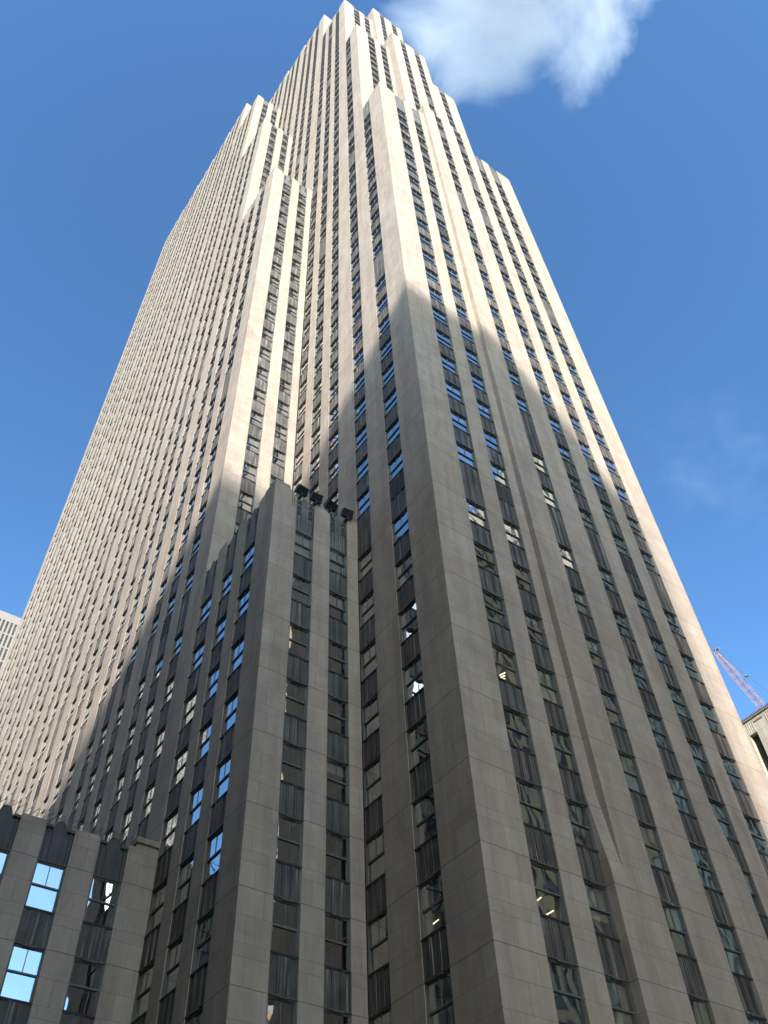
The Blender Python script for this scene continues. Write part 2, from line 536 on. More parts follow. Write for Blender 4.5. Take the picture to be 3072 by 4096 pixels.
# east faces of the slab tiers: wings at y = tier, projecting centre bay
XS, XE, XR = 2.035, 4.24, 6.25
WL = [(0.675, 1.095), (1.45, 1.82)]
WC = [(2.555, 2.895), (3.47, 3.84)]
WR = [(4.44, 4.82), (5.19, 5.59)]
cent = [(-0.11, 32.4), (0.69, 48.75), (1.81, 60.6)]
for i in range(3):
    ys, zt = tiersM[i]
    cy, cz = cent[i]
    zb = GZ if i == 0 else tiersM[i - 1][1] - 0.6
    zbc = GZ if i == 0 else cent[i - 1][1] - 0.6
    f = Face('x', ys)
    lo = {1: (8.2, 19.6)} if i == 0 else {1: (zt - 5,)}
    mb = MB()
    # left wing
    pier(mb, f, DEPTH, WL[0][0], zb, zt, 1)
    column(f, *WL[0], zb, zt - 0.12, seed=80 + i, crest='plain', skip=0.0)
    pier(mb, f, WL[0][1], WL[1][0], zb, zt - 0.02)
    column(f, *WL[1], zb, zt - 0.12, seed=83 + i, crest='plain', louvre=lo[1], skip=0.0)
    if i == 0:
        # narrow pier: recessed above, battered out to the centre plane below
        f.box(mb, WL[1][1], XS, 0, DEPTH, 2.2, zt)
        f.box(mb, WL[1][1], XS, cy, DEPTH, GZ, 1.22)
        mb.hull8([(WL[1][1], cy, 1.22), (XS, cy, 1.22), (XS, DEPTH, 1.22), (WL[1][1], DEPTH, 1.22),
                  (WL[1][1], 0, 2.2), (XS, 0, 2.2), (XS, DEPTH, 2.2), (WL[1][1], DEPTH, 2.2)])
    else:
        pier(mb, f, WL[1][1], XS, zb, zt)
    mb.build('tower_wall', M['stone'], tower)
    # centre
    mb = MB()
    fc = Face('x', cy)
    back_d = ys + DEPTH - cy
    pier(mb, fc, XS, WC[0][0], zbc, cz, 0, 0, back_d)
    column(fc, *WC[0], zbc, cz - 0.10, seed=86 + i, crest='plain', skip=0.04)
    pier(mb, fc, WC[0][1], WC[1][0], zbc, cz - 0.05, -1)
    column(fc, *WC[1], zbc, cz - 0.10, seed=89 + i, crest='plain', skip=0.04)
    pier(mb, fc, WC[1][1], XE, zbc, cz - 0.05, -1, 0, back_d)
    mb.build('tower_wall', M['stone'], tower)
    # right wing
    mb = MB()
    if i == 0:
        f.box(mb, XE, WR[0][0], 0, DEPTH, 2.9, zt)
        f.box(mb, XE, WR[0][0], cy, DEPTH, GZ, 1.9)
        mb.hull8([(XE, cy, 1.9), (WR[0][0], cy, 1.9), (WR[0][0], DEPTH, 1.9), (XE, DEPTH, 1.9),
                  (XE, 0, 2.9), (WR[0][0], 0, 2.9), (WR[0][0], DEPTH, 2.9), (XE, DEPTH, 2.9)])
    else:
        pier(mb, f, XE, WR[0][0], zb, zt)
    column(f, *WR[0], zb, zt - 0.12, seed=92 + i, crest='plain', louvre=(8.2,) if i == 0 else (zt - 2,), skip=0.02)
    pier(mb, f, WR[0][1], WR[1][0], zb, zt - 0.02, -1)
    column(f, *WR[1], zb, zt - 0.12, seed=95 + i, crest='plain', skip=0.04)
    pier(mb, f, WR[1][1], XR, zb, zt, -1)
    mb.build('tower_wall', M['stone'], tower)
# fourth tier, only its left end shows above the third
f = Face('x', 4.48)
mb = MB()
run(mb, f, 0.0, XR, WL + [(2.7, 3.05), (3.55, 3.9)] + WR, 57.2, 64.25, own_start=DEPTH, corner0=1, seed=99, crest='plain')
mb.build('tower_wall', M['stone'], tower)

# ---- low block at the left, plane y = 4.48 west of the wing corner
YC = 4.48
fC = Face('x', YC)
mb = MB()
ccols = []
a = -6.79
while a < -2.0:
    ccols.append((a, a + 0.385)); a += 0.72
ccols = [c for c in ccols if c[1] < -2.9] + [(-3.195, -2.815), (-2.47, -2.08)]
a = -7.4
for k, (c0, c1) in enumerate(ccols):
    pier(mb, fC, a, c0, GZ, 2.56)
    column(fC, c0, c1, GZ, 2.605, seed=120 + k, crest='low', skip=0.0)
    a = c1
pier(mb, fC, a, -1.985, GZ, 2.56)
pier(mb, fC, -1.985, XB - 0.001, GZ, 2.62)
mb.build('low_block_wall', M['stone'], tower)
mb = MB(); mb.box(-1.99, XB - 0.004, YC - 0.012, YC + 0.32, 2.62, 2.70); mb.build('coping', M['stone_coping'], tower)

# ---- solid cores and roofs behind the walls (dark office interior seen through glass)
mb = MB(); rf = MB()
ts = tiersL + [(24.2, 0)]
for i in range(len(tiersL)):
    y0, zt = tiersL[i]; y1 = ts[i + 1][0]
    mb.box(XB + DEPTH, -0.002, y0 + DEPTH, y1 + DEPTH - 0.001 if i < 4 else 24.2, GZ, zt - 0.30)
    rf.box(XB + 0.05, -0.004, y0 + 0.05, y1 + DEPTH - 0.01 if i < 4 else 24.19, zt - 0.30, zt - 0.22)
tm = tiersM[:4] + [(24.2, 0)]
for i in range(4):
    y0, zt = tm[i]; y1 = tm[i + 1][0]
    mb.box(DEPTH, XR - 0.05, y0 + DEPTH, y1 + DEPTH - 0.001 if i < 3 else 24.2, GZ, zt - 0.35)
    rf.box(0.05, XR - 0.04, y0 + 0.05, y1 + DEPTH - 0.01 if i < 3 else 24.19, zt - 0.35, zt - 0.27)
for i, (cy, cz) in enumerate(cent):
    mb.box(XS + DEPTH, XE - DEPTH, cy + DEPTH, tiersM[i + 1][0] + 0.2, tiersM[i][1] - 0.6, cz - 0.3)
    rf.box(XS + 0.05, XE - 0.05, cy + 0.05, (cent[i + 1][0] if i < 2 else 4.4) + 0.1, cz - 0.3, cz - 0.2)
mb.box(-7.4, XB - 0.002, YC + DEPTH, 22, GZ, 2.2)
rf.box(-7.4, XB - 0.003, YC + 0.05, 21.9, 2.2, 2.27)
mb.build('office_floors', M['inside'], tower)
rf.build('roof', M['roofing'], tower)
# plain north and west walls, and sides of the projecting centre bays
mb = MB()
mb.box(XR - 0.05, XR, DEPTH, 1.39, GZ, 31.2)
mb.box(XR - 0.05, XR, 1.39, 2.36, GZ, 46.1)
mb.box(XR - 0.05, XR, 2.36, 4.78, GZ, 57.6)
mb.box(XR - 0.05, XR, 4.78, 24.2, GZ, 64.2)
mb.box(XB, XR, 24.2, 24.25, GZ, 61.0)
for i, (cy, cz) in enumerate(cent):
    y1 = (cent[i + 1][0] if i < 2 else 4.3) + 0.2
    y0 = tiersM[i][0] + DEPTH
    if y1 > y0:
        mb.box(XS, XS + 0.06, y0, y1, tiersM[i][1] - 0.5, cz - 0.12)
        mb.box(XE - 0.06, XE, y0, y1, tiersM[i][1] - 0.5, cz - 0.12)
mb.build('side_wall', M['stone'], tower)

# ------------------------------------------------------------------ window / spandrel / crest geometry
def window_frame(mb, w):
    f, a0, a1, s, h = w['face'], w['a0'], w['a1'], w['s'], w['h']
    jw = 0.012
    mid = s + (h - s) * 0.50
    for sgn, e in ((1, a0), (-1, a1)):
        f.box(mb, e, e + sgn * jw, 0.014, 0.08, s, h)
        f.box(mb, e + sgn * jw, e + sgn * (jw + 0.006), 0.020, 0.08, s, h)
        f.box(mb, e + sgn * (jw + 0.006), e + sgn * (jw + 0.013), 0.027, 0.08, s, h)
    i0, i1 = a0 + jw + 0.013, a1 - jw - 0.013
    f.box(mb, i0, i1, 0.018, 0.08, h - 0.014, h)
    f.box(mb, i0, i1, 0.026, 0.085, h - 0.024, h - 0.014)
    f.box(mb, i0, i1, 0.027, 0.07, mid - 0.010, mid + 0.010)
    f.box(mb, i0, i1, 0.036, 0.08, s, s + 0.014)
    c = (a0 + a1) / 2
    f.box(mb, c - 0.0045, c + 0.0045, 0.030, 0.05, mid + 0.010, h - 0.024)
def window_panes(mb, w):
    f, a0, a1, s, h = w['face'], w['a0'], w['a1'], w['s'], w['h']
    mid = s + (h - s) * 0.50
    i0, i1 = a0 + 0.022, a1 - 0.022
    for (z0, z1, d) in ((mid, h - 0.02, 0.035), (s + 0.010, mid, 0.045)):
        p = [f.pt(i0, d, z0), f.pt(i1, d, z0), f.pt(i1, d, z1), f.pt(i0, d, z1)]
        if f.axis == 'y': p.reverse()
        mb.poly(p)
def window_sill(mb, w):
    f, a0, a1, s = w['face'], w['a0'], w['a1'], w['s']
    f.box(mb, a0 + 0.002, a1 - 0.002, 0.000, 0.12, s - 0.016, s)
    f.box(mb, a0 + 0.002, a1 - 0.002, 0.007, 0.03, s - 0.028, s - 0.016)
def window_blind(mb, w):
    f, a0, a1, s, h = w['face'], w['a0'], w['a1'], w['s'], w['h']
    if w['r'] < (0.62 if w['h'] < 7 else 0.45): return False
    k = w['r2']
    H = h - s
    z1 = h - 0.02
    if k < 0.45: z0 = s + H * 0.5
    elif k < 0.7: z0 = s + H * 0.03
    elif k < 0.88: z0 = s + H * (0.7 + 0.2 * w['r3'])
    else: z0 = s + H * (0.15 + 0.3 * w['r3'])
    d = 0.075
    p = [f.pt(a0 + 0.03, d, z0), f.pt(a1 - 0.03, d, z0), f.pt(a1 - 0.03, d, z1), f.pt(a0 + 0.03, d, z1)]
    if f.axis == 'y': p.reverse()
    mb.poly(p)
    return True
def spandrel_geo(mb, q):
    f, a0, a1, z0, z1 = q['face'], q['a0'], q['a1'], q['z0'], q['z1'] - 0.022
    w = a1 - a0
    a0 += 0.002; a1 -= 0.002
    if z1 - z0 < 0.05: return
    f.box(mb, a0, a1, 0.019, 0.14, z0, z1)
    f.box(mb, a0, a0 + 0.02 , 0.011, 0.019, z0 + 0.02, z1)
    f.box(mb, a1 - 0.02, a1, 0.011, 0.019, z0 + 0.02, z1)
    for c in (0.33, 0.67):
        m = a0 + w * c
        f.box(mb, m - 0.018, m - 0.010, 0.004, 0.019, z0 + 0.02, z1)
        f.box(mb, m + 0.010, m + 0.018, 0.004, 0.019, z0 + 0.02, z1)
        f.box(mb, m - 0.010, m + 0.010, 0.013, 0.019, z0 + 0.02, z1)
    # shallow convex centre panel
    m = a0 + w * 0.5
    P = [(m - 0.045, 0.0185), (m - 0.02, 0.010), (m + 0.02, 0.010), (m + 0.045, 0.0185)]
    for (pa, pd), (qa, qd) in zip(P, P[1:]):
        t = [f.pt(pa, pd, z0 + 0.02), f.pt(qa, qd, z0 + 0.02), f.pt(qa, qd, z1), f.pt(pa, pd, z1)]
        if f.axis == 'y': t.reverse()
        mb.poly(t)
    # lip over the window head
    f.box(mb, a0, a1, 0.001, 0.019, z0, z0 + 0.02)
    f.box(mb, a0 + w * 0.28, a1 - w * 0.28, -0.004, 0.04, z0 - 0.012, z0 + 0.008)
def louvre_geo(mb, q):
    f, a0, a1, z1 = q['face'], q['a0'], q['a1'], q['z1'] - 0.10
    w = a1 - a0
    zb = max(q['z0'] + 0.12, z1 - 0.42) if q['z1'] - q['z0'] > 0.7 else q['z0'] + 0.08
    for k in range(3):
        p0 = a0 + w * (0.06 + 0.315 * k); p1 = p0 + w * 0.25
        f.box(mb, p0, p1, 0.0025, 0.03, zb, z1)
def louvre_slats(mb, q):
    f, a0, a1, z1 = q['face'], q['a0'], q['a1'], q['z1'] - 0.10
    w = a1 - a0
    zb = max(q['z0'] + 0.12, z1 - 0.42) if q['z1'] - q['z0'] > 0.7 else q['z0'] + 0.08
    for k in range(3):
        p0 = a0 + w * (0.06 + 0.315 * k); p1 = p0 + w * 0.25
        zz = zb + 0.015
        while zz < z1:
            f.box(mb, p0, p1, -0.001, 0.0024, zz, zz + 0.008)
            zz += 0.032
def arch_outline(c, hw, z0, z1, n=6):
    """pointed arch, anticlockwise"""
    spring = z1 - hw * 1.9
    pts = [(c - hw, z0), (c + hw, z0), (c + hw, spring)]
    for k in range(1, n):
        t = k / n
        pts.append((c + hw * math.cos(t * math.pi / 2) ** 1.0, spring + (z1 - spring) * math.sin(t * math.pi / 2) ** 1.25))
    pts.append((c, z1))
    for k in range(n - 1, 0, -1):
        t = k / n
        pts.append((c - hw * math.cos(t * math.pi / 2), spring + (z1 - spring) * math.sin(t * math.pi / 2) ** 1.25))
    pts.append((c - hw, spring))
    return pts
def crest_geo(mb, q, dark):
    f, a0, a1, z0, z1 = q['face'], q['a0'], q['a1'], q['z0'], q['z1']
    w = a1 - a0
    a0 += 0.002; a1 -= 0.002
    c = (a0 + a1) / 2
    side = z1 - 0.10
    f.box(mb, a0, a1, 0.004, 0.034, z0, z0 + 0.02)
    f.box(mb, a0, a1, 0.040, 0.16, z0, side)
    if q['kind'] == 'low':
        for k in (0.10, 0.30, 0.36, 0.62, 0.68, 0.88):
            m = a0 + w * k
            f.box(mb, m, m + 0.012, 0.016, 0.040, z0 + 0.02, side)
        f.prism(mb, [(c - w * 0.2, z0 + 0.02), (c + w * 0.2, z0 + 0.02), (c + w * 0.22, side), (c + w * 0.14, z1 - 0.02), (c + w * 0.05, z1 - 0.01), (c, z1), (c - w * 0.05, z1 - 0.01), (c - w * 0.14, z1 - 0.02), (c - w * 0.22, side)], 0.022, 0.15)
        f.box(mb, a0, a0 + w * 0.24, 0.0, 0.16, side - 0.03, side + 0.004)
        f.box(mb, a1 - w * 0.24, a1, 0.0, 0.16, side - 0.03, side + 0.004)
        return
    # centre shaft with an ogee crown
    hw = w * 0.15
    crown = [(c - hw, z0 + 0.02), (c + hw, z0 + 0.02), (c + hw, side), (c + hw * 1.25, side + 0.02), (c + hw * 0.9, z1 - 0.035), (c + hw * 0.3, z1 - 0.008), (c, z1),
             (c - hw * 0.3, z1 - 0.008), (c - hw * 0.9, z1 - 0.035), (c - hw * 1.25, side + 0.02), (c - hw, side)]
    f.prism(mb, crown, 0.018, 0.15)
    f.box(mb, c - hw * 0.5, c - hw * 0.25, 0.008, 0.018, z0 + 0.02, side)
    f.box(mb, c + hw * 0.25, c + hw * 0.5, 0.008, 0.018, z0 + 0.02, side)
    for sg in (-1, 1):
        e = a0 if sg < 0 else a1
        f.box(mb, e, e - sg * 0.022, 0.012, 0.040, z0 + 0.02, side + 0.03)
        m = (e + c + sg * hw) / 2                      # centre of the side niche
        nw = abs(e - (c + sg * hw)) / 2
        if q['kind'] == 'gothic':
            # pointed arch head made of a plate with dark lancets laid on as painted recess shade, hooded by ribs
            f.box(mb, m - nw, m + nw, 0.026, 0.040, side - 0.34, side)
            for (zt, hh) in ((side - 0.02, 0.10), (side - 0.14, 0.20)):
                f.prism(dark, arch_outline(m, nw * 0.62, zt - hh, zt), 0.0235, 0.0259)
                o = arch_outline(m, nw * 0.70, zt - hh * 0.8, zt + 0.022, 5)[2:-1]
                i = arch_outline(m, nw * 0.55, zt - hh * 0.8, zt, 5)[2:-1]
                o = arch_outline(m, nw * 0.72, zt - hh, zt + 0.024, 5)[2:]
                i = arch_outline(m, nw * 0.54, zt - hh, zt, 5)[2:]
                for (p, r), (p2, r2) in zip(zip(o, i), zip(o[1:], i[1:])):
                    f.prism(mb, [r, p, p2, r2], 0.010, 0.026)
            f.box(mb, m + nw * 0.8, m + nw, 0.012, 0.026, z0 + 0.02, side)
            f.box(mb, m - nw, m - nw * 0.8, 0.012, 0.026, z0 + 0.02, side)
            f.box(mb, m - 0.008, m + 0.008, 0.026, 0.040, z0 + 0.02, side - 0.34)
        else:
            f.box(mb, m - 0.014, m + 0.014, 0.022, 0.040, z0 + 0.02, side)
            f.prism(mb, [(m - nw * 0.8, side), (m + nw * 0.8, side), (m, side + 0.05)], 0.03, 0.15)

# rank windows by size in the picture
def ap(w, za, zb):
    f = w['face']
    P = [project(*f.pt(a, 0, z)) for a, z in ((w['a0'], za), (w['a1'], za), (w['a1'], zb), (w['a0'], zb))]
    if any(p is None for p in P): return 0
    if not all(-60 < p[0] < 3130 and -60 < p[1] < 4150 for p in P): return 0
    s = 0
    for i in range(4):
        x0, y0 = P[i]; x1, y1 = P[(i + 1) % 4]
        s += x0 * y1 - x1 * y0
    return abs(s) / 2
for w in windows: w['ap'] = ap(w, w['s'], w['h'])
for q in spandrels: q['ap'] = ap(q, q['z0'], q['z1'])
windows.sort(key=lambda w: -w['ap'])
spandrels.sort(key=lambda w: -w['ap'])
# a few windows whose blinds the photograph shows plainly: (axis, a0, head, r, r2, r3)
FIX = [('x', -3.195, 2.02, .9, .6, 0), ('x', -3.195, 1.01, .9, .1, 0), ('x', -2.47, 2.02, 0, 0, 0), ('x', -2.47, 1.01, 0, 0, 0),
       ('x', .675, -1.02, .9, .1, 0), ('x', .675, 0, 0, 0, 0), ('x', .675, 4.07, 0, 0, 0), ('x', .675, 1.01, 0, 0, 0), ('y', .665, 1.01, 0, 0, 0), ('x', .675, -0.0, 0, 0, 0), ('x', 1.45, 0.0, .9, .9, .2), ('x', 1.45, 1.01, .9, .9, .6),
       ('x', -1.225, 7.16, .9, .6, 0), ('x', -.56, 7.16, .9, .6, 0), ('x', 2.555, -1.02, .9, .5, 0), ('x', -1.225, 1.01, 0, 0, 0), ('x', -1.225, 2.02, 0, 0, 0),
       ('x', -1.225, 3.05, 0, 0, 0), ('x', -.56, 1.01, 0, 0, 0), ('x', -.56, 2.02, 0, 0, 0), ('x', -.56, 3.05, .9, .75, .1), ('x', -1.225, 0, 0, 0, 0), ('x', -.56, 0, 0, 0, 0)]
for w in windows:
    for (ax, a0, h, r, r2, r3) in FIX:
        if w['face'].axis == ax and abs(w['a0'] - a0) < 0.02 and abs(w['h'] - h) < 0.1 and w['face'].p < 4.6:
            w['r'], w['r2'], w['r3'] = r, r2, r3
N = 100
for w in windows[:N]:
    mb = MB(); window_frame(mb, w); wo = mb.build('window', M['frame'], tower)
    mb = MB(); window_panes(mb, w); mb.build('pane', M['glass'], wo)
    mb = MB(); window_sill(mb, w); mb.build('sill', M['sill'], wo)
    mb = MB()
    if window_blind(mb, w): mb.build('blind', M['blind'], wo)
A, Bm, Cm, Dm = MB(), MB(), MB(), MB()
for w in windows[N:]:
    window_frame(A, w); window_panes(Bm, w); window_sill(Cm, w); window_blind(Dm, w)
wo = tag(A.build('window_frames', M['frame'], tower), kind='stuff')
tag(Bm.build('window_panes', M['glass'], wo), kind='stuff')
tag(Cm.build('window_sills', M['sill'], wo), kind='stuff')
tag(Dm.build('window_blinds', M['blind'], wo), kind='stuff')
A = MB(); n = 0
LD, LS = MB(), MB()
for q in spandrels:
    if n < N and not q['lv']:
        mb = MB(); spandrel_geo(mb, q); mb.build('spandrel_panel', M['spandrel'], tower); n += 1
    elif q['lv'] and q['ap'] > 900:
        mb = MB(); spandrel_geo(mb, q); so = mb.build('spandrel_panel', M['spandrel'], tower); n += 1
        mb = MB(); louvre_geo(mb, q); mb.build('louvre', M['sill'], so)
        mb = MB(); louvre_slats(mb, q); mb.build('louvre_slats', M['spandrel'], so)
    else:
        spandrel_geo(A, q)
        if q['lv']: louvre_geo(LD, q)
so = tag(A.build('spandrel_panels', M['spandrel'], tower), kind='stuff')
tag(LD.build('louvres', M['sill'], so), kind='stuff')
for q in crests:
    mb = MB(); dk = MB()
    crest_geo(mb, q, dk)
    o = mb.build('crest_panel', M['lead'] if q['kind'] == 'low' else M['ornament'], tower)
    if dk.f: dk.build('niche_shade', M['sill'], o)

# fluorescent lamps glimpsed inside four offices
def lamp_bar(p, q, r=0.012):
    mb = MB(); mb.tube([W(*p), W(*q)], r * S, 6); mb.build('ceiling_lamp', M['lamp'], tower)
lamp_bar((0.83, 0.15, 0.66), (0.90, 0.15, 0.715), 0.007)
lamp_bar((0.905, 0.15, 0.52), (1.06, 0.16, 0.62), 0.007)
for k in range(3): lamp_bar((0.865 + 0.01 * k, 0.13 + 0.02 * k, 3.69 - 0.03 * k), (0.985 + 0.01 * k, 0.15 + 0.02 * k, 3.80 - 0.03 * k), 0.010)
lamp_bar((0.14, 0.94, 0.62), (0.16, 1.06, 0.63), 0.006)

# ------------------------------------------------------------------ floodlights on the near parapet
flood_labels = ['black floodlight on the parapet nearest the fluted stone corner', 'black floodlight above the right side of the first crested panel',
                'black floodlight on the stone pier between the two crested panels', 'black floodlight above the last crested panel beside the taller tower']
for k, x in enumerate((-1.17, -0.88, -0.58, -0.24)):
    e = empty('floodlight', flood_labels[k], 'floodlight', 'floodlights along the lower parapet')
    base = Vector(W(x, 2.02, 8.10))
    e.location = base
    def T(px, py, pz, tilt=math.radians((48, 44, 52, 40)[k]), yaw=math.radians((5, -3, 8, -6)[k])):
        y2 = py * math.cos(tilt) - pz * math.sin(tilt); z2 = py * math.sin(tilt) + pz * math.cos(tilt)
        return (px * math.cos(yaw) - y2 * math.sin(yaw), px * math.sin(yaw) + y2 * math.cos(yaw), z2 + 0.24)
    def bx(mb, x0, x1, y0, y1, z0, z1, tr=T):
        b = len(mb.v)
        for p in ((x0, y0, z0), (x1, y0, z0), (x1, y1, z0), (x0, y1, z0), (x0, y0, z1), (x1, y0, z1), (x1, y1, z1), (x0, y1, z1)):
            mb.v.append(tr(*p))
        for q in ((0, 3, 2, 1), (4, 5, 6, 7), (0, 1, 5, 4), (1, 2, 6, 5), (2, 3, 7, 6), (3, 0, 4, 7)):
            mb.f.append(tuple(b + i for i in q))
    mb = MB()
    bx(mb, -0.35, 0.35, -0.18, 0.10, -0.26, 0.28)
    bx(mb, -0.34, 0.34, 0.10, 0.22, -0.22, 0.24)
    for j in range(7): bx(mb, -0.30 + j * 0.1, -0.285 + j * 0.1, 0.22, 0.29, -0.18, 0.2)
    bx(mb, -0.36, 0.36, -0.20, -0.1801, 0.24, 0.285)
    bx(mb, -0.35, 0.35, -0.195, -0.1801, -0.01, 0.01)
    mb.build('housing', M['flood'], e)
    mb = MB(); bx(mb, -0.34, -0.10, -0.14, -0.02, -0.31, -0.2605); bx(mb, -0.05, 0.34, -0.14, -0.02, -0.31, -0.2605)
    mb.build('lens', M['lens'], e)
    mb = MB()
    idt = lambda a, b, c: (a, b, c)
    bx(mb, -0.39, -0.365, -0.10, 0.0, -0.05, 0.30, idt); bx(mb, 0.365, 0.39, -0.10, 0.0, -0.05, 0.30, idt)
    bx(mb, -0.365, 0.365, -0.10, 0.0, -0.09, -0.05, idt); bx(mb, -0.05, 0.05, -0.1, 0.4, -0.3, -0.05, idt)
    mb.build('bracket', M['flood'], e)

# ------------------------------------------------------------------ razor wire along the low roof
mb = MB()
pts = []
for i in range(int(4.6 / 0.075 * 14)):
    t = i / 14
    x = -6.5 + t * 0.085
    if x > -1.98: break
    an = t * 2 * math.pi
    j = 0.012 * math.sin(t * 1.7) + 0.008 * math.sin(t * 0.61)
    pts.append(W(x + 0.03 * math.cos(an), YC + 0.02 + 0.03 * math.sin(an), 2.625 + j + 0.055 * math.cos(an)))
mb.tube(pts, 0.015, 4)
tag(mb.build('razor_wire', M['wire']), 'coil of dark razor wire along the top of the low block at lower left', 'razor wire')

# ------------------------------------------------------------------ pale office slab far behind on the left
wb = empty('office_building', 'pale stone office block with dark vertical window strips far behind at the left edge', 'office building')
YW = 45.0; TOPW = 41.0
fW = Face('x', YW)
x1w, x0w = 1.36, -19.0
mb = MB()
fW.box(mb, x0w, x1w, 0.0, 0.06, 40.30, TOPW)
fW.box(mb, x0w, x1w, 0.0, 0.3, GZ, -1.0)
px = 1.07; k = 0
slots = []
while px > x0w + 0.4:
    slots.append((px - 0.145, px)); px -= 0.285
fW.box(mb, 1.07, x1w, 0.0, 0.3, -1.0, 40.30)
for (s0, s1), (t0, t1) in zip(slots, slots[1:]): fW.box(mb, t1, s0, 0.0, 0.3, -1.0, 40.30)
fW.box(mb, x0w, slots[-1][0], 0.0, 0.3, -1.0, 40.30)
for kx in range(40): fW.box(mb, x0w + 0.3 + kx * 0.57, x0w + 0.32 + kx * 0.57, -0.01, -0.0001, 40.35, 40.75) if x0w + 0.32 + kx * 0.57 < x1w else None
mb.box(x1w - 0.1, x1w, YW + 0.3, YW + 14, GZ, TOPW); mb.box(x0w, x0w + 0.1, YW + 0.3, YW + 14, GZ, TOPW)
mb.box(x0w, x1w, YW + 0.06, YW + 14, 40.4, 40.9)
mb.build('wall', M['marble'], wb)
rows = []
zz = 40.30
while zz > 0: rows.append((zz - 1.0, zz)); zz -= 1.13
mb = MB()
for (z0_, z1_) in rows:
    for (s0, s1) in slots: fW.box(mb, s0, s1, 0.02, 0.3, z0_ - 0.13, z0_)
mb.build('floor_band', M['marble'], wb)
rest = MB(); n = 0
for (z0_, z1_) in rows:
    for (s0, s1) in slots:
        if n < 90 and s1 > -0.5 and z0_ > 22:
            mb = MB(); n += 1
            fW.box(mb, s0, s1, 0.06, 0.3, z0_, z1_); fW.box(mb, s0, s1, 0.05, 0.0599, z0_ + 0.42, z0_ + 0.47)
            mb.build('window', M['bronze'], wb)
        else:
            fW.box(rest, s0, s1, 0.06, 0.3, z0_, z1_)
tag(rest.build('windows', M['bronze'], wb), kind='stuff')

# ------------------------------------------------------------------ limestone building across the side street, right edge
gb = empty('stone_building', 'lower limestone building with deep window slots and dentilled roof edge at the right edge', 'building')
XG = 12.0
fG = Face('y', XG)
mb = MB()
slotG = [2.65 - 0.555 * k for k in range(-6, 8)]
slotG = sorted(slotG)
fG.box(mb, -2.2, 7.0, 0.0, 1.0, 8.88, 9.26)
prev = -2.2
for s0 in slotG:
    s1 = s0 + 0.22
    if s0 - prev > 0: fG.box(mb, prev, s0, 0.0, 1.0, GZ, 8.88)
    for zz in (7.66, 6.2, 4.7, 3.2, 1.7, 0.2, -1.3): fG.box(mb, s0, s1, 0.05, 1.0, zz - 0.3, zz)
    prev = s1
fG.box(mb, prev, 7.0, 0.0, 1.0, GZ, 8.88)
mb.build('wall', M['stone_far'], gb)
mb = MB(); mb.box(XG + 0.16, 22, -2.1, 6.95, GZ, 9.1); mb.build('office_floors', M['inside'], gb)
mb = MB(); mb.box(XG + 1.0, 22.1, -2.2, -2.1, GZ, 9.2); mb.box(XG + 1.0, 22.1, 6.95, 7.0, GZ, 9.2); mb.box(XG + 0.1, 22.1, -2.2, 7, 9.1, 9.22); mb.build('roof', M['roofing'], gb)
for s0 in slotG:
    mb = MB()
    fG.box(mb, s0, s0 + 0.22, 0.12, 0.16, GZ, 8.88)
    mb.build('window', M['bronze'], gb)
    mb = MB()
    for k in range(4): fG.box(mb, s0 + 0.02 + 0.055 * k, s0 + 0.03 + 0.055 * k, -0.012, -0.0005, 8.9, 9.2)
    mb.build('panel', M['stone_far'], gb)
    mb = MB()
    for k in range(5): fG.box(mb, s0 - 0.28 + 0.055 * k, s0 - 0.255 + 0.055 * k, -0.02, -0.0005, 9.13, 9.18)
    mb.build('dentils', M['stone_coping'], gb)
mb = MB(); y = -2.2
fG.box(mb, -2.2, 7.0, -0.03, 0.3, 9.26, 9.29); mb.build('cornice', M['stone_far'], gb)
mb = MB()
while y < 6.95:
    fG.box(mb, y, y + 0.035, -0.045, 0.06, 9.29, 9.34); y += 0.06
fG.box(mb, -2.2, 7.0, -0.02, 0.06, 9.3401, 9.355)
mb.build('roof_edging', M['blueedge'], gb)

# ------------------------------------------------------------------ construction crane beyond it
cr = empty('construction_crane', 'orange lattice crane boom rising over the lower building at right', 'crane')
tip = Vector((30.0, 11.88, 27.05)); dn = Vector((30.0, 10.78, 22.75))
dirn = (dn - tip).normalized()
foot = tip + dirn * 13.0
tipm, footm = Vector(W(*tip)), Vector(W(*foot))
ax = (footm - tipm).normalized()
Lb = (footm - tipm).length
vx = ax.cross(Vector((1, 0, 0))).normalized()     # width seen from the camera
vy = Vector((1, 0, 0))
def sec(t):
    k = min(1.0, 0.45 + t / 9.0) * 0.52
    return k
mb = MB()
corner = []
for (i, j) in ((-1, -1), (1, -1), (1, 1), (-1, 1)):
    P = [tipm + ax * t + vx * (i * sec(t)) + vy * (j * sec(t)) for t in (0, 3, 5, Lb)]
    mb.tube(P, 0.045, 5)
mb.build('boom_chords', M['crane'], cr)
mb = MB()
n = int(Lb / 1.0)
for k in range(n):
    t0, t1 = k * 1.0, (k + 1) * 1.0
    for (a, b) in (((-1, -1), (1, -1)), ((1, -1), (1, 1)), ((1, 1), (-1, 1)), ((-1, 1), (-1, -1))):
        if k % 2: a, b = b, a
        p = tipm + ax * t0 + vx * (a[0] * sec(t0)) + vy * (a[1] * sec(t0))
        q = tipm + ax * t1 + vx * (b[0] * sec(t1)) + vy * (b[1] * sec(t1))
        mb.tube([p, q], 0.018, 3)
        r_ = tipm + ax * t0 + vx * (b[0] * sec(t0)) + vy * (b[1] * sec(t0))
        mb.tube([p, r_], 0.018, 3)
mb.build('boom_lattice', M['crane'], cr)
mb = MB()
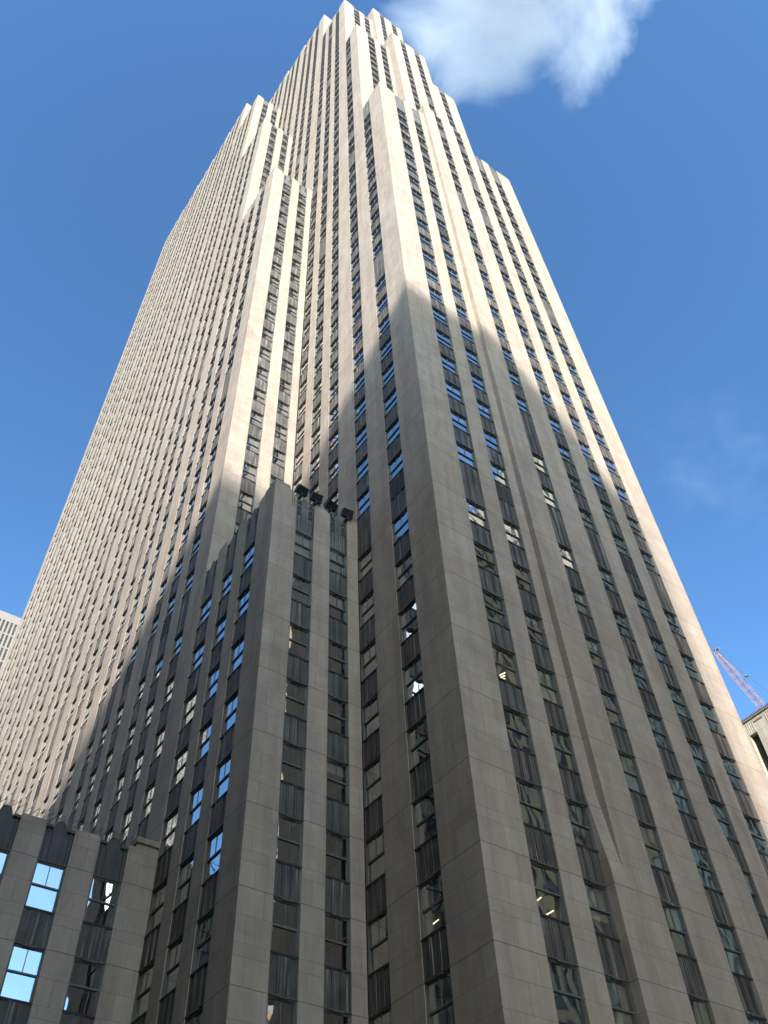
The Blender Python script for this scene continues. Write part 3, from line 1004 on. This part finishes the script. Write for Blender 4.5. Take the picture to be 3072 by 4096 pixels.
mb.tube([tipm + vx * -0.4, tipm - ax * 0.5 + vx * -0.3, tipm - ax * 0.55 + vx * 0.4, tipm + vx * 0.4], 0.1, 6)
mb.tube([tipm + vx * 0.6 - ax * 0.2, tipm + vx * 1.0 + ax * 0.1], 0.22, 8)
mb.build('sheave_head', M['crane_dark'], cr)
mp = tipm + ax * 9.2
sgn = 1 if (tipm + vx).y < (tipm - vx).y else -1
mb = MB(); mb.tube([mp + vx * 0.4 * sgn * 1, mp + vx * 1.4 * sgn - ax * 0.4], 0.07, 5); mb.tube([mp + vx * 1.4 * sgn - ax * 0.5, mp + vx * 1.5 * sgn - ax * 0.1], 0.2, 6)
mb.build('cable_guide', M['crane_dark'], cr)
mb = MB()
mb.tube([tipm + vx * 0.4 * sgn, mp + vx * 1.5 * sgn - ax * 1.4, footm + vx * 7 * sgn], 0.035, 4)
mb.build('luffing_cable', M['cable'], cr)
mb = MB()
bz = footm.z
for (i, j) in ((-1, -1), (1, -1), (1, 1), (-1, 1)): mb.tube([(footm.x + i, footm.y + j, 0), (footm.x + i, footm.y + j, bz)], 0.13, 5)
k = 0
while k * 2.2 < bz - 2:
    for (a, b) in (((-1, -1), (1, -1)), ((1, -1), (1, 1)), ((1, 1), (-1, 1)), ((-1, 1), (-1, -1))):
        mb.tube([(footm.x + a[0], footm.y + a[1], k * 2.2), (footm.x + b[0], footm.y + b[1], k * 2.2 + 2.2)], 0.06, 3)
    k += 1
mb.build('mast', M['crane'], cr)
mb = MB()
fu = Vector((footm.x, footm.y, footm.z)) 
mb.box(footm.x / S - 0.45, footm.x / S + 0.45, footm.y / S - 0.7, footm.y / S + 0.5, (bz - Z0) / S - 0.02, (bz - Z0) / S + 0.5)
mb.build('machine_deck', M['crane_dark'], cr)

# ------------------------------------------------------------------ buildings behind the viewer (they shade the tower and show in its glass)
def block(name, label, x0, x1, y0, y1, top, mat, fx=None, fy=None, pitch=0.78, colw=0.36):
    """fx: list of faces to detail among 'w','e','n','s' (n=+Y face, s=-Y, e=+X, w=-X)"""
    e = empty(name, label, 'building')
    mb = MB(); gl = MB(); sp = MB()
    mb.box(x0 + 0.12, x1 - 0.12, y0 + 0.12, y1 - 0.12, GZ, top - 0.2)
    core = mb.build('office_floors', M['inside'], e)
    mb = MB()
    def side(kind):
        if kind in ('n', 's'): a0, a1 = x0, x1
        else: a0, a1 = y0 + 0.12, y1 - 0.12
        def bx(m_, a, b, d0, d1, z0, z1):
            if kind == 'n': m_.box(a, b, y1 - d1, y1 - d0, z0, z1)
            if kind == 's': m_.box(a, b, y0 + d0, y0 + d1, z0, z1)
            if kind == 'e': m_.box(x1 - d1, x1 - d0, a, b, z0, z1)
            if kind == 'w': m_.box(x0 + d0, x0 + d1, a, b, z0, z1)
        n = max(1, int((a1 - a0 - 0.5) / pitch))
        off = (a1 - a0 - n * pitch) / 2
        a = a0
        for k in range(n):
            c0 = a0 + off + k * pitch + (pitch - colw) / 2; c1 = c0 + colw
            bx(mb, a, c0, 0, 0.12, GZ, top)
            zz = GZ + 1.0
            bx(sp, c0, c1, 0.03, 0.12, GZ, zz)
            while zz < top - 0.9:
                bx(gl, c0, c1, 0.07, 0.12, zz, zz + 0.55)
                bx(sp, c0, c1, 0.03, 0.12, zz + 0.55, zz + 1.03)
                zz += 1.03
            bx(sp, c0, c1, 0.03, 0.12, zz, top - 0.1)
            a = c1
        bx(mb, a, a1, 0, 0.12, GZ, top)
    for s_ in 'nsew': side(s_)
    mb.box(x0 + 0.05, x1 - 0.05, y0 + 0.05, y1 - 0.05, top - 0.19, top - 0.12)
    mb.build('wall', mat, e)
    tag(gl.build('windows', M['bronze'], e), kind='stuff')
    tag(sp.build('spandrel_panels', M['spandrel'], e), kind='stuff')
    return e
block('office_tower', 'slender brown office tower behind the viewer that shades the lower storeys', -35.2, -24.7, -56.0, -50.0, 49.26, M['stone_warm'])
block('office_building', 'broad limestone office building mirrored in the east windows', 24.0, 46.0, -23.0, -15.0, 45.5, M['stone_far'])
block('office_building', 'lower brown office building mirrored in the lowest east windows', 10.2, 23.9, -22.0, -15.0, 31.0, M['stone_warm'])
block('office_building', 'low limestone block added on the left to keep skylight off the south face', -12.8, -9.0, -3.0, 14.0, 10.2, M['stone_far'])  # unseen block added to screen skylight from the south wall
block('office_building', 'taller limestone block added one plot back to darken the south face', -30.0, -13.0, -3.0, 14.0, 19.0, M['stone_far'])  # added further back to deepen shade on the south wall
block('office_building', 'middle height limestone block added behind the viewer to hide sky from the south face', -30.0, -9.5, -22.0, -3.2, 14.5, M['stone_far'])  # unseen mass added to hide more sky from the south wall

block('office_building', 'plain limestone block added behind the viewer to dim the lower east face', -5.0, 6.6, -34.0, -26.0, 12.6, M['stone_far'])  # unseen blocker added to dim the lower storeys of the east face
block('office_building', 'narrow limestone block added behind the viewer to darken low block reflections', 7.6, 11.5, -27.6, -26.0, 23.0, M['stone_far'])  # thin unseen slab added to darken sky mirrored in the low block panes

# ------------------------------------------------------------------ ground
mb = MB(); g_ = GZ - 0.002
mb.poly([(-3000, -3000, g_ - 0.03), (3000, -3000, g_ - 0.03), (3000, 3000, g_ - 0.03), (-3000, 3000, g_ - 0.03)])
tag(mb.build('ground', M['asphalt']), kind='structure')
mb = MB()
for (x0, x1, y0, y1) in ((-8.2, 6.9, -3.2, 24.9), (-8.2, 12.4, -14.5, -4.9), (11.4, 46, -4, 30), (-31, -12.4, -14, 24)):
    mb.box(x0, x1, y0, y1, g_ - 0.029, g_)
tag(mb.build('pavement', M['pavement']), kind='structure')
mb = MB()
for k in range(30): mb.box(-30 + k * 2, -29.2 + k * 2, -4.08, -4.04, g_ - 0.0299, g_ - 0.0285)
tag(mb.build('road_markings', M['paint']), kind='structure')

# ------------------------------------------------------------------ cloud
def cloud(name, label, center, size, dens, seed, thr, scale):
    import bmesh
    bm = bmesh.new()
    bmesh.ops.create_icosphere(bm, subdivisions=3, radius=1.0)
    for v in bm.verts: v.co = Vector((v.co.x * size[0], v.co.y * size[1], v.co.z * size[2]))
    me = D.meshes.new(name); bm.to_mesh(me); bm.free()
    m, n, l = new_mat('cloud_vapour')
    g = G(n, l)
    o = n.new('ShaderNodeOutputMaterial')
    pv = n.new('ShaderNodeVolumePrincipled')
    pv.inputs['Color'].default_value = (1, 1, 1, 1)
    pv.inputs['Anisotropy'].default_value = 0.0
    tc = n.new('ShaderNodeTexCoord')
    pos = tc.outputs['Object']
    off = n.new('ShaderNodeVectorMath'); off.operation = 'ADD'; l.new(pos, off.inputs[0]); off.inputs[1].default_value = (seed * 311.0, seed * 97.0, 40.0)
    nz = g.noise(off.outputs[0], scale, 7, 0.62, 0.35)
    nv = g.scale(pos, (1 / size[0], 1 / size[1], 1 / size[2]))
    ln = n.new('ShaderNodeVectorMath'); ln.operation = 'LENGTH'; l.new(nv, ln.inputs[0])
    fall = g.ramp(ln.outputs['Value'], 0.25, 1.0, 0.0, 1.0)
    d = g.m('SUBTRACT', nz, g.m('ADD', g.m('MULTIPLY', g.m('POWER', fall, 1.6), 0.42), thr))
    d = g.m('MULTIPLY', g.m('MAXIMUM', d, 0.0), dens)
    l.new(d, pv.inputs['Density'])
    l.new(pv.outputs[0], o.inputs['Volume'])
    me.materials.append(m)
    ob = D.objects.new(name, me); ob.location = center
    col.objects.link(ob)
    ob.visible_shadow = True
    m.cycles.volume_sampling = 'EQUIANGULAR' if hasattr(m, 'cycles') else 'DISTANCE'
    return tag(ob, label, 'cloud')
cx, cy_, cz_ = W(*CAM)
ALT = 1500.0
cloud('cloud', 'soft white cloud drifting beside the tower top', (cx + ALT * 0.207, cy_ + ALT * 0.012, cz_ + ALT), (275, 262, 70), 0.058, 1, 0.225, 0.0062)
cloud('cloud', 'faint thin wisp of cloud in the blue low at the right', (cx + ALT * 0.86, cy_ + ALT * 0.30, cz_ + ALT), (340, 240, 40), 0.0028, 5, 0.36, 0.011)
